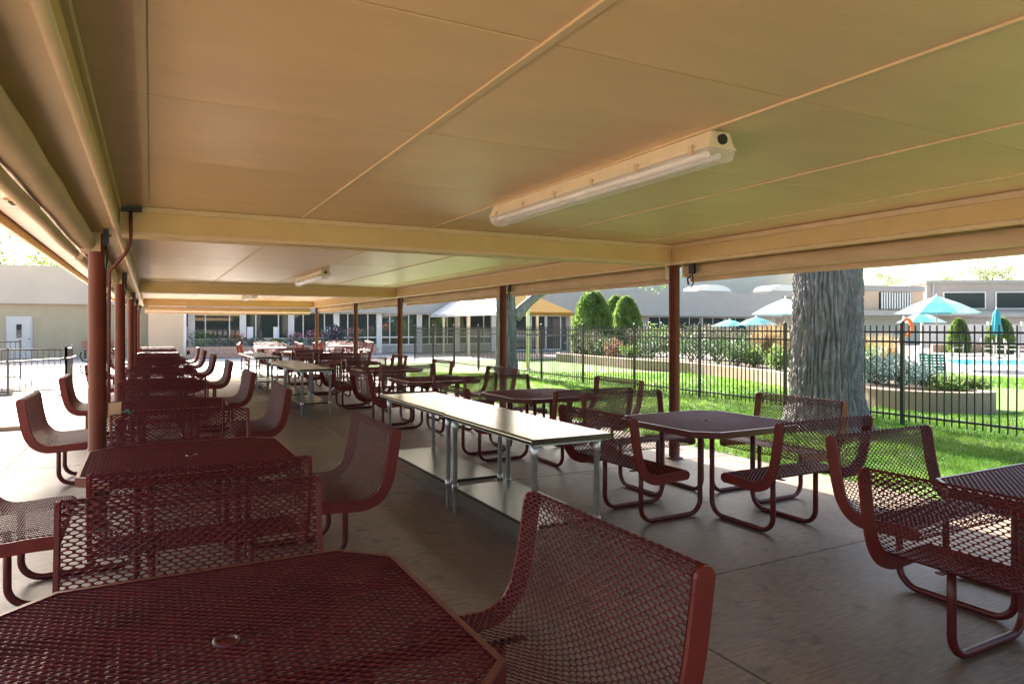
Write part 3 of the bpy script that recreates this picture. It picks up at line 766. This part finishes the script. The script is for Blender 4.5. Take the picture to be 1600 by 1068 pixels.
def tree(x, y, label, rt, hz, crown_z, crown_r, nclump, per, lsize, lean=(0, 0), limbs=(), flare=.22, hang=(), nseg=280):
    t = thing('shade_tree', label, 'tree', (x, y, 0))
    n = 150; pts = []; rad = []
    for i in range(n + 1):
        z = -.05 + hz * i / n
        pts.append((lean[0] * z, lean[1] * z, z)); rad.append(rt * (1 - .10 * min(1, z / 3) - .45 * max(0, (z - 3) / max(.1, hz - 3))))
    tr = trunk_mesh(pts, rad, nseg, 44, rt * .15, x, flare).build('trunk', BARK, t)
    for (p0, p1, p2, r0) in limbs:
        P = spline([Vector(p0), Vector(p1), Vector(p2)], 10)
        MB().tube(P, [r0 * (1 - .75 * i / (len(P) - 1)) * (1 + .12 * noise.noise((i * .9, x, r0))) for i in range(len(P))], 12).build('limb', BARK, t)
    top = Vector(pts[-1])
    for k in range(9):
        a = 2 * PI * k / 9 + random.random(); rr = crown_r * random.uniform(.55, .9)
        e = Vector((top.x + rr * math.cos(a), top.y + rr * math.sin(a), crown_z + random.uniform(-1.2, 2.2)))
        s = Vector(pts[int(n * random.uniform(.7, 1))])
        P = spline([s, (s + e) / 2 + Vector((0, 0, .6)), e], 6)
        MB().tube(P, [rt * .32 * (1 - .85 * i / (len(P) - 1)) for i in range(len(P))], 8).build('limb', BARK, t)
    q = MB()
    for _ in range(nclump):
        while True:
            p = Vector((random.uniform(-1, 1), random.uniform(-1, 1), random.uniform(-1, 1)))
            if .35 < p.length < 1: break
        c = Vector((top.x + p.x * crown_r, top.y + p.y * crown_r, crown_z + p.z * crown_r * .55))
        leaves(q, c, (.75, .75, .45), per, lsize)
    for c, r_, nn in hang: leaves(q, c, r_, nn, .11, 1.0, -.8, .35)
    q.build('crown', LEAF, t)
    return t
tree(9.55, 7.30, 'massive grey barked tree trunk standing between the patio and the fence', .47, 4.6, 8.2, 5.2, 130, 60, .16, (.012, 0), flare=.16)
t2 = tree(10.5, 20.2, 'leaning grey barked tree with a low limb beside a lawn side column', .30, 4.4, 7.2, 4.8, 240, 60, .15, (-.02, 0),
     limbs=[((.25, -.1, 1.95), (1.1, -.4, 2.75), (2.6, -1.0, 3.4), .21)], flare=.12,
     hang=[((2.6, -1.2, 3.0), (.6, .5, .3), 110), ((-2.2, .5, 2.95), (.8, .5, .22), 130), ((4.2, -2.4, 3.0), (.6, .5, .3), 90), ((1.5, -1, 3.2), (.5, .5, .2), 60)])
for (px, d, r, zc, lab) in ((30, 75, 5.5, 8.0, 'broad pale tree beyond the olive building parapet'), (120, 84, 4.5, 8.5, 'second pale tree beyond the olive building parapet'),
                      (1550, 105, 3.2, 9.3, 'rounded tree showing above the pool building roof'), (1385, 100, 2.6, 7.6, 'small pale tree beside the tall block'), (1478, 108, 2.0, 8.8, 'little tree tops over the pool building corner')):
    x, y = at(px, d)
    t = thing('background_tree', lab, 'tree', (x, y, 0), 0, 'trees beyond the roofs')
    MB().tube([(0, 0, 0), (.1, 0, zc)], [.3, .12], 8).build('trunk', BARK, t)
    q = MB()
    for _ in range(60):
        p = Vector((random.gauss(0, .45), random.gauss(0, .45), random.gauss(0, .38)))
        leaves(q, (p.x * r, p.y * r, zc + p.z * r), (r * .22, r * .22, r * .18), 26, r * .09)
    q.build('crown', LEAF, t)
# clipped conifers
CON = mat('conifer', (0.07, 0.13, 0.03), 0.7, col2=(0.20, 0.28, 0.08), scale=2, trans=0.3)
def conifer(px, d, h, wr, label, z0=.2):
    x, y = at(px, d)
    t = thing('clipped_conifer', label, 'conifer', (x, y, z0), 0, 'clipped conifers')
    q = MB(); N = 4200
    cf = lambda u: max(.03, math.sqrt(max(0, 1 - u ** 2.3))) * (.86 + .14 * min(1, u * 4))
    core = MB().lathe([(wr * .86 * cf(i / 14), h * .97 * i / 14) for i in range(15)], 16)
    core.build('stem_mass', CON, t)
    for _ in range(N):
        u = random.random() ** .8; a = random.uniform(0, 2 * PI)
        r = wr * cf(u) * (1 + .12 * noise.noise((math.cos(a) * 2.5, math.sin(a) * 2.5, u * 7 + px))) * random.uniform(.86, 1.07)
        p = Vector((r * math.cos(a), r * math.sin(a), h * u))
        dirv = Vector((math.cos(a) * .45 + random.gauss(0, .25), math.sin(a) * .45 + random.gauss(0, .25), 1)).normalized()
        b = dirv.cross(Vector((math.cos(a + 1.2), math.sin(a + 1.2), .2))).normalized()
        s = random.uniform(.12, .24) * (wr ** .5)
        q.add([tuple(p - dirv * s * .5), tuple(p + b * s * .22), tuple(p + dirv * s * .5), tuple(p - b * s * .22)], [(0, 1, 2, 3)])
    q.build('foliage', CON, t)
conifer(926, 33, 3.15, 1.02, 'tall clipped conifer nearest the yellow canopy')
conifer(979, 34.5, 2.95, .82, 'clipped conifer to the pool side of the tall one')
conifer(962, 37, 3.1, .75, 'clipped conifer half hidden behind the other two')
conifer(1498, 43, 2.15, .62, 'small round topped conifer beside the big umbrella', 0)
conifer(1563, 41.5, 2.2, .75, 'round conifer behind the closed teal umbrella', 0)
# curved planter wall and its bed
WP = [(897, 31), (945, 28.4), (1000, 25.9), (1080, 23.7), (1160, 20.8), (1235, 18.2), (1300, 15.9), (1346, 14.2), (1400, 13.4), (1450, 13.0), (1505, 12.8), (1547, 12.9)]
W2 = spline([Vector((*at(a, b), 0)) for a, b in WP], 6)
e = W2[-1]
W2 += [e + Vector((.18, .12, 0)), e + Vector((.30, .40, 0)), e + Vector((.25, .9, 0)), e + Vector((-.1, 1.6, 0))]
s0 = W2[0]
W2 = [s0 + Vector((.8, 2.6, 0)), s0 + Vector((-.1, 1.2, 0))] + W2
q = MB(); vs = []
for i, p in enumerate(W2):
    tg = (W2[min(i + 1, len(W2) - 1)] - W2[max(i - 1, 0)]).normalized(); nr = Vector((-tg.y, tg.x, 0))
    for (o_, z) in ((-.10, -.05), (-.10, .36), (-.085, .38), (.085, .38), (.10, .36), (.10, -.05)):
        vs.append((p.x + nr.x * o_, p.y + nr.y * o_, z))
q.add(vs, [(i * 6 + k, i * 6 + k + 1, (i + 1) * 6 + k + 1, (i + 1) * 6 + k) for i in range(len(W2) - 1) for k in range(5)])
pw = thing('curved_planter', 'long curved tan retaining wall holding the shrub bed on the lawn', 'planter', (0, 0, 0))
q.build('wall', TAN, pw)
poly = [(p.x, p.y) for p in W2] + [(17.5, 9.6), (19.5, 13.5), (20.2, 18), (20.3, 24), (19.8, 29.5)]
MB().add([(x, y, .30) for x, y in poly], [tuple(range(len(poly)))]).build('mulch', SOIL, pw)

def shrub(px, d, r, h, m, label, z0=.3, n=900, size=.09, grp='shrubs in the curved bed', wide=1.0, name='shrub', cat='shrub'):
    x, y = at(px, d)
    t = thing(name, label, cat, (x, y, z0), 0, grp)
    q = MB()
    for k in range(14):
        a = random.uniform(0, 2 * PI); rr = r * random.uniform(0, .62) * wide
        leaves(q, (rr * math.cos(a), rr * math.sin(a), h * random.uniform(.25, .72)), (r * .48, r * .48, h * .34), n // 14, size)
    q.build('foliage', m, t)
    st = MB()
    for k in range(6):
        a = k * 1.05; st.tube([(0, 0, -.05), (r * .25 * math.cos(a), r * .25 * math.sin(a), h * .35), (r * .5 * math.cos(a), r * .5 * math.sin(a), h * .7)], .012, 5)
    st.build('stems', SOIL, t)
DKG = mat('dark_shrub', (0.035, 0.075, 0.03), 0.6, col2=(0.09, 0.14, 0.06), scale=3, trans=0.3)
SIL = mat('silver_shrub', (0.08, 0.085, 0.05), 0.8, col2=(0.17, 0.165, 0.11), scale=3, trans=0.3)
RUS = mat('russet_shrub', (0.15, 0.07, 0.04), 0.8, col2=(0.24, 0.14, 0.09), scale=3, trans=0.3)
LGN = mat('light_shrub', (0.08, 0.15, 0.03), 0.6, col2=(0.16, 0.23, 0.06), scale=3, trans=0.4)
BLU = mat('blue_juniper', (0.07, 0.12, 0.11), 0.7, col2=(0.17, 0.24, 0.23), scale=4, trans=0.25)
DRY = mat('dry_grass', (0.22, 0.15, 0.07), 0.8, col2=(0.34, 0.25, 0.13), scale=3, trans=0.4)
FLW = mat('pink_flower', (0.55, 0.12, 0.22), 0.7, col2=(0.75, 0.35, 0.40), scale=5, trans=0.3)
REDF = mat('red_flower', (0.60, 0.06, 0.03), 0.7, col2=(0.75, 0.25, 0.05), scale=5, trans=0.3)
PUR = mat('purple_foliage', (0.03, 0.02, 0.04), 0.6, col2=(0.07, 0.05, 0.08), scale=4, trans=0.2)
shrub(930, 30.6, .95, 1.25, SIL, 'pale silver shrub at the canopy end of the curved bed')
shrub(948, 29.6, .8, 1.0, DKG, 'dark green shrub just behind the russet one in the curved bed')
shrub(962, 28.4, .85, .85, RUS, 'russet brown shrub near the canopy end of the curved bed')
shrub(983, 27.4, .5, .6, LGN, 'small bright green shrub beside the russet one')
shrub(1018, 27.6, 1.0, 1.1, DKG, 'dark shrub between the conifers and the nearest lawn side column')
shrub(1042, 30, 1.0, 1.35, SIL, 'pale shrub behind the nearest lawn side column')
shrub(1080, 25.4, 1.0, 1.1, DKG, 'dark shrub just past the nearest lawn side column')
shrub(1098, 28, .9, 1.3, SIL, 'pale shrub with seed heads behind the dark ones')
shrub(1122, 23.8, .95, 1.05, DKG, 'dark rounded shrub midway along the curved bed')
shrub(1152, 22.6, .85, .95, DKG, 'dark spreading shrub before the dry grasses')
shrub(1178, 22.2, .6, .75, LGN, 'light green shrub below the dry grasses')
shrub(1215, 20.6, .55, .9, LGN, 'yellow green shrub beside the tree trunk')
for i, (px, d, h, m) in enumerate(((915, 33.0, 1.2, SIL), (1000, 31.5, 1.35, SIL), (1022, 31.0, 1.5, LGN), (1066, 29.6, 1.45, SIL), (1090, 29.0, 1.3, DKG), (1118, 27.6, 1.4, SIL), (1145, 26.6, 1.35, SIL), (1170, 25.6, 1.2, DKG))):
    shrub(px, d, 1.15, h, m, 'loose background shrub, %s along the back of the curved bed counting from the canopy' % ordn[i], n=1300, size=.12)
def grassclump(px, d, r, h, m, label, n=420, z0=.3):
    x, y = at(px, d)
    q = MB()
    for _ in range(n):
        a = random.uniform(0, 2 * PI); rr = r * .35 * math.sqrt(random.random()); b = Vector((rr * math.cos(a), rr * math.sin(a), 0))
        o_ = Vector((math.cos(a), math.sin(a), 0)) * r * random.uniform(.1, .8); hh = h * random.uniform(.55, 1)
        wv = Vector((-math.sin(a), math.cos(a), 0)) * .008
        m1 = b + o_ * .4 + Vector((0, 0, hh * .7)); tp = b + o_ + Vector((0, 0, hh))
        q.add([tuple(b - wv), tuple(b + wv), tuple(m1 + wv), tuple(m1 - wv), tuple(tp)], [(0, 1, 2, 3), (3, 2, 4)])
    o = q.build('ornamental_grass', m, None, (x, y, z0)); tag(o, label, 'ornamental grass', 'ornamental grasses in the curved bed')
grassclump(1192, 24, .7, 1.5, DRY, 'tall tan grass clump in front of the teal umbrellas')
grassclump(1212, 23.6, .7, 1.6, DRY, 'tall tan grass clump touching the fence post view by the trunk')
grassclump(1232, 22.6, .7, 1.3, DRY, 'tan grass clump half behind the big trunk')
grassclump(1362, 18.2, .7, 1.25, DRY, 'tan grass clump showing past the pool side of the trunk')
grassclump(1385, 17.4, .6, 1.15, DRY, 'tan grass clump behind the blue juniper')
grassclump(1352, 16.2, .5, 1.0, LGN, 'green grass clump against the pool side of the trunk')
shrub(1370, 15.6, .75, .85, BLU, 'blue grey juniper nearest the trunk', n=1600, size=.07)
shrub(1412, 14.9, .75, .72, BLU, 'blue grey juniper beside the fence post', n=1600, size=.07)
shrub(1445, 14.2, .5, .5, BLU, 'small grey juniper between the fence post and lounger', n=900, size=.06)
shrub(1468, 13.9, .5, .42, LGN, 'low bright green plants at the middle of the bed end', n=1100, size=.06)
shrub(1500, 13.7, .5, .40, LGN, 'low leafy green plants near the rounded bed end', n=1100, size=.06)
shrub(1528, 13.6, .38, .32, LGN, 'last low green plant at the rounded bed end', n=800, size=.05)
# flowers in the block planter
fl = [(2.4, 1.0, 1.0, LGN, 'bright green leafy clump at the peach wall end of the planter'), (3.3, .8, .75, SIL, 'grey green clump second in the flower planter'), (4.2, .75, .75, REDF, 'orange red flower clump in the block planter'), (5.2, .7, .6, DKG, 'dark green clump in the middle of the block planter'),
      (6.2, .6, .55, LGN, 'yellow green clump past the middle of the planter'), (7.2, .7, .8, FLW, 'pink flowers in front of the second bay'), (8.3, .7, .9, FLW, 'pink flowers in front of the third bay'), (9.5, .7, 1.0, LGN, 'leafy green clump toward the planter end'), (10.6, .8, 1.1, FLW, 'tall pink flowers at the planter end')]
for (x, r, h, m, lab) in fl:
    t = thing('flower_clump', lab, 'flowers', (x, 39.9, .5), 0, 'flowers in the block planter')
    q = MB(); leaves(q, (0, 0, h * .45), (r * .75, r * .7, h * .5), 420, .10); q.build('foliage', m if m not in (FLW, REDF) else DKG, t)
    if m in (FLW, REDF):
        q = MB(); leaves(q, (0, 0, h * .7), (r * .75, r * .7, h * .4), 160, .09); q.build('blooms', m, t)['kind'] = 'stuff'
t = thing('potted_shrub', 'dark purple bush standing before the third window bay', 'shrub', (9.0, 38.2, 0))
MB().lathe([(.0, 0), (.28, 0), (.36, .5), (.38, .52), (.3, .5), (0, .48)], 18).build('pot', BRICK, t)
q = MB(); leaves(q, (0, 0, 1.15), (.6, .6, .65), 900, .13); q.build('foliage', PUR, t)
# grass blades
q = MB(); cnt = 0
import itertools
while cnt < 30000:
    u = random.random() ** 1.5
    d = 7.0 + 17 * u
    px = random.uniform(640, 1640)
    x, y = at(px, d)
    if x < 6.5 or y > 29 or x > 24: continue
    inbed = False
    for p in W2[::3]:
        if abs(p.y - y) < .6 and x > p.x - .1: inbed = True; break
    if inbed and y > 6.9 and x < 20: continue
    cnt += 1
    for _ in range(3):
        a = random.uniform(0, 2 * PI); hh = random.uniform(.03, .065) * (1 + u * .4); ww = .004 + .005 * u
        ox, oy = random.gauss(0, .03), random.gauss(0, .03)
        lx, ly = random.gauss(0, .022), random.gauss(0, .022)
        q.v += [(x + ox - ww * math.cos(a), y + oy - ww * math.sin(a), -.014), (x + ox + ww * math.cos(a), y + oy + ww * math.sin(a), -.014), (x + ox + lx, y + oy + ly, hh)]
        n = len(q.v); q.f.append((n - 3, n - 2, n - 1)); q.sm.append(False)
g = struct('grass', q, BLADE, 'stuff')

# ---------------------------------------------------------------- pool furniture
def umbrella(px, d, top, rad, drop, m1, m2, label, zp=0):
    x, y = at(px, d)
    t = thing('patio_umbrella', label, 'umbrella', (x, y, 0), R(10), 'patio umbrellas by the pool')
    for k in range(8):
        a0, a1 = 2 * PI * k / 8, 2 * PI * (k + 1) / 8; am = (a0 + a1) / 2
        P = [(0, 0, top), (rad * .55 * math.cos(a0), rad * .55 * math.sin(a0), top - drop * .48), (rad * math.cos(a0), rad * math.sin(a0), top - drop),
             (rad * .96 * math.cos(am), rad * .96 * math.sin(am), top - drop), (rad * math.cos(a1), rad * math.sin(a1), top - drop), (rad * .55 * math.cos(a1), rad * .55 * math.sin(a1), top - drop * .48)]
        nb_ = [(a, b, c - .012) for a, b, c in P]
        MB().add(P + nb_, [(0, 1, 5), (1, 2, 3, 4, 5), (6, 11, 7), (7, 11, 10, 9, 8), (2, 8, 9, 3), (3, 9, 10, 4)]).build('canopy_panel', m1 if k % 2 else m2, t)
        MB().tube([(0, 0, top - drop * .75), (rad * .6 * math.cos(a0), rad * .6 * math.sin(a0), top - drop * .55)], .009, 5).build('strut', WHITEP, t)
    MB().tube([(0, 0, 0), (0, 0, top + .06)], .024, 8).build('pole', WHITEP, t)
    MB().lathe([(0, 0), (.28, 0), (.28, .06), (.05, .1), (.04, .3)], 16).build('base', WHITEP, t)
umbrella(1228, 26, 2.72, 1.25, .62, TEALW, TEALW, 'pale teal umbrella beside the big tree trunk')
umbrella(1464, 27, 2.85, 1.55, .70, TEALW, TEAL, 'big open teal and white umbrella by the pool')
umbrella(1440, 41, 2.5, 1.4, .62, TEALW, TEAL, 'smaller open umbrella behind the big one')
umbrella(1140, 47, 2.15, 1.25, .5, DTEAL, DTEAL, 'deep teal umbrella in the shade of the fascia')
umbrella(1182, 45, 2.3, 1.35, .55, TEAL, TEAL, 'bright teal umbrella beside the shaded one')
x, y = at(1557, 35)
t = thing('closed_umbrella', 'closed turquoise umbrella beside the round conifer', 'umbrella', (x, y, 0))
q = MB(); n = 24; vs = []; pr = [(.02, 2.55), (.14, 2.3), (.17, 1.9), (.26, 1.25), (.22, 1.22)]
for i, (r, z) in enumerate(pr):
    for k in range(n):
        rr = r * (1 + .22 * math.sin(k * 2 * PI * 6 / n) * min(1, i)); vs.append((rr * math.cos(2 * PI * k / n), rr * math.sin(2 * PI * k / n), z))
q.add(vs, [(i * n + k, i * n + (k + 1) % n, (i + 1) * n + (k + 1) % n, (i + 1) * n + k) for i in range(len(pr) - 1) for k in range(n)], True); q.build('folded_canopy', TEAL, t)
MB().tube([(0, 0, 0), (0, 0, 2.62)], .024, 8).build('pole', WHITEP, t); MB().lathe([(0, 0), (.28, 0), (.28, .06), (.04, .1)], 16).build('base', WHITEP, t)
# green strap lounger
x, y = at(1462, 16.6)
t = thing('strap_lounger', 'green lattice strap lounger with raised back on the lawn', 'lounger', (x, y, 0), R(35))
for s in (-1, 1):
    MB().tube([(-1.0, s * .3, .3), (.35, s * .3, .3), (.95, s * .3, .92)], .016, 8).build('frame_rail', WHITEP, t)
    for lx in (-.8, .25): MB().tube([(lx, s * .3, .3), (lx + .03, s * .3, 0)], .014, 6).build('leg', WHITEP, t)
for k in range(9):
    f = k / 8.0
    MB().box(-.03, .03, -.3, .3, -.005, .005).build('strap', GREENP, t, (.38 + .54 * f, 0, .33 + .56 * f)).rotation_euler = (0, R(-46), 0)
for k in range(7): MB().box(-.41, .41, -.02, .02, -.004, .004).build('strap', GREENP, t, (.65, -.26 + .087 * k, .62)).rotation_euler = (0, R(-46), 0)
for k in range(12): MB().box(-.04, .04, -.3, .3, .312, .322).build('strap', GREENP, t, (-.95 + .11 * k, 0, 0))
# white pool chairs
for i, (px, d, az) in enumerate(((1545, 38, 20), (1562, 37.4, 25), (1582, 36.8, 15), (1602, 36.2, 22), (1498, 40, 30))):
    x, y = at(px, d)
    t = thing('pool_chair', 'white plastic armchair on the far pool deck, %s along the row' % ordn[i], 'chair', (x, y, 0), R(az), 'white chairs on the pool deck')
    MB().box(-.25, .25, -.25, .25, .38, .42).build('seat', WHITEP, t)
    q = MB(); q.tube([(-.25, .25, .4), (-.25, .33, .85), (0, .36, .95), (.25, .33, .85), (.25, .25, .4)], .025, 6)
    for k in range(4): q.tube([(-.15 + .1 * k, .26, .42), (-.15 + .1 * k, .35, .92)], .018, 5)
    q.build('backrest', WHITEP, t)
    for sx in (-1, 1):
        MB().tube([(sx * .27, -.22, 0), (sx * .27, -.24, .62), (sx * .27, .28, .64)], .02, 6).build('armrest', WHITEP, t)
        MB().tube([(sx * .25, .25, 0), (sx * .25, .25, .4)], .02, 6).build('leg', WHITEP, t)
x, y = at(1417, 22)
t = thing('life_ring', 'orange life ring hung on a white stand by the pool', 'life ring', (x, y, 0))
q = MB(); n, m = 20, 8
q.add([((.26 + .06 * math.cos(2 * PI * j / m)) * math.cos(2 * PI * i / n), .06 * math.sin(2 * PI * j / m), 1.6 + (.26 + .06 * math.cos(2 * PI * j / m)) * math.sin(2 * PI * i / n)) for i in range(n) for j in range(m)],
      [(i * m + j, ((i + 1) % n) * m + j, ((i + 1) % n) * m + (j + 1) % m, i * m + (j + 1) % m) for i in range(n) for j in range(m)], True); q.build('ring', ORANGE, t)
MB().tube([(0, .09, 0), (0, .09, 1.95)], .03, 8).build('stand', WHITEP, t)
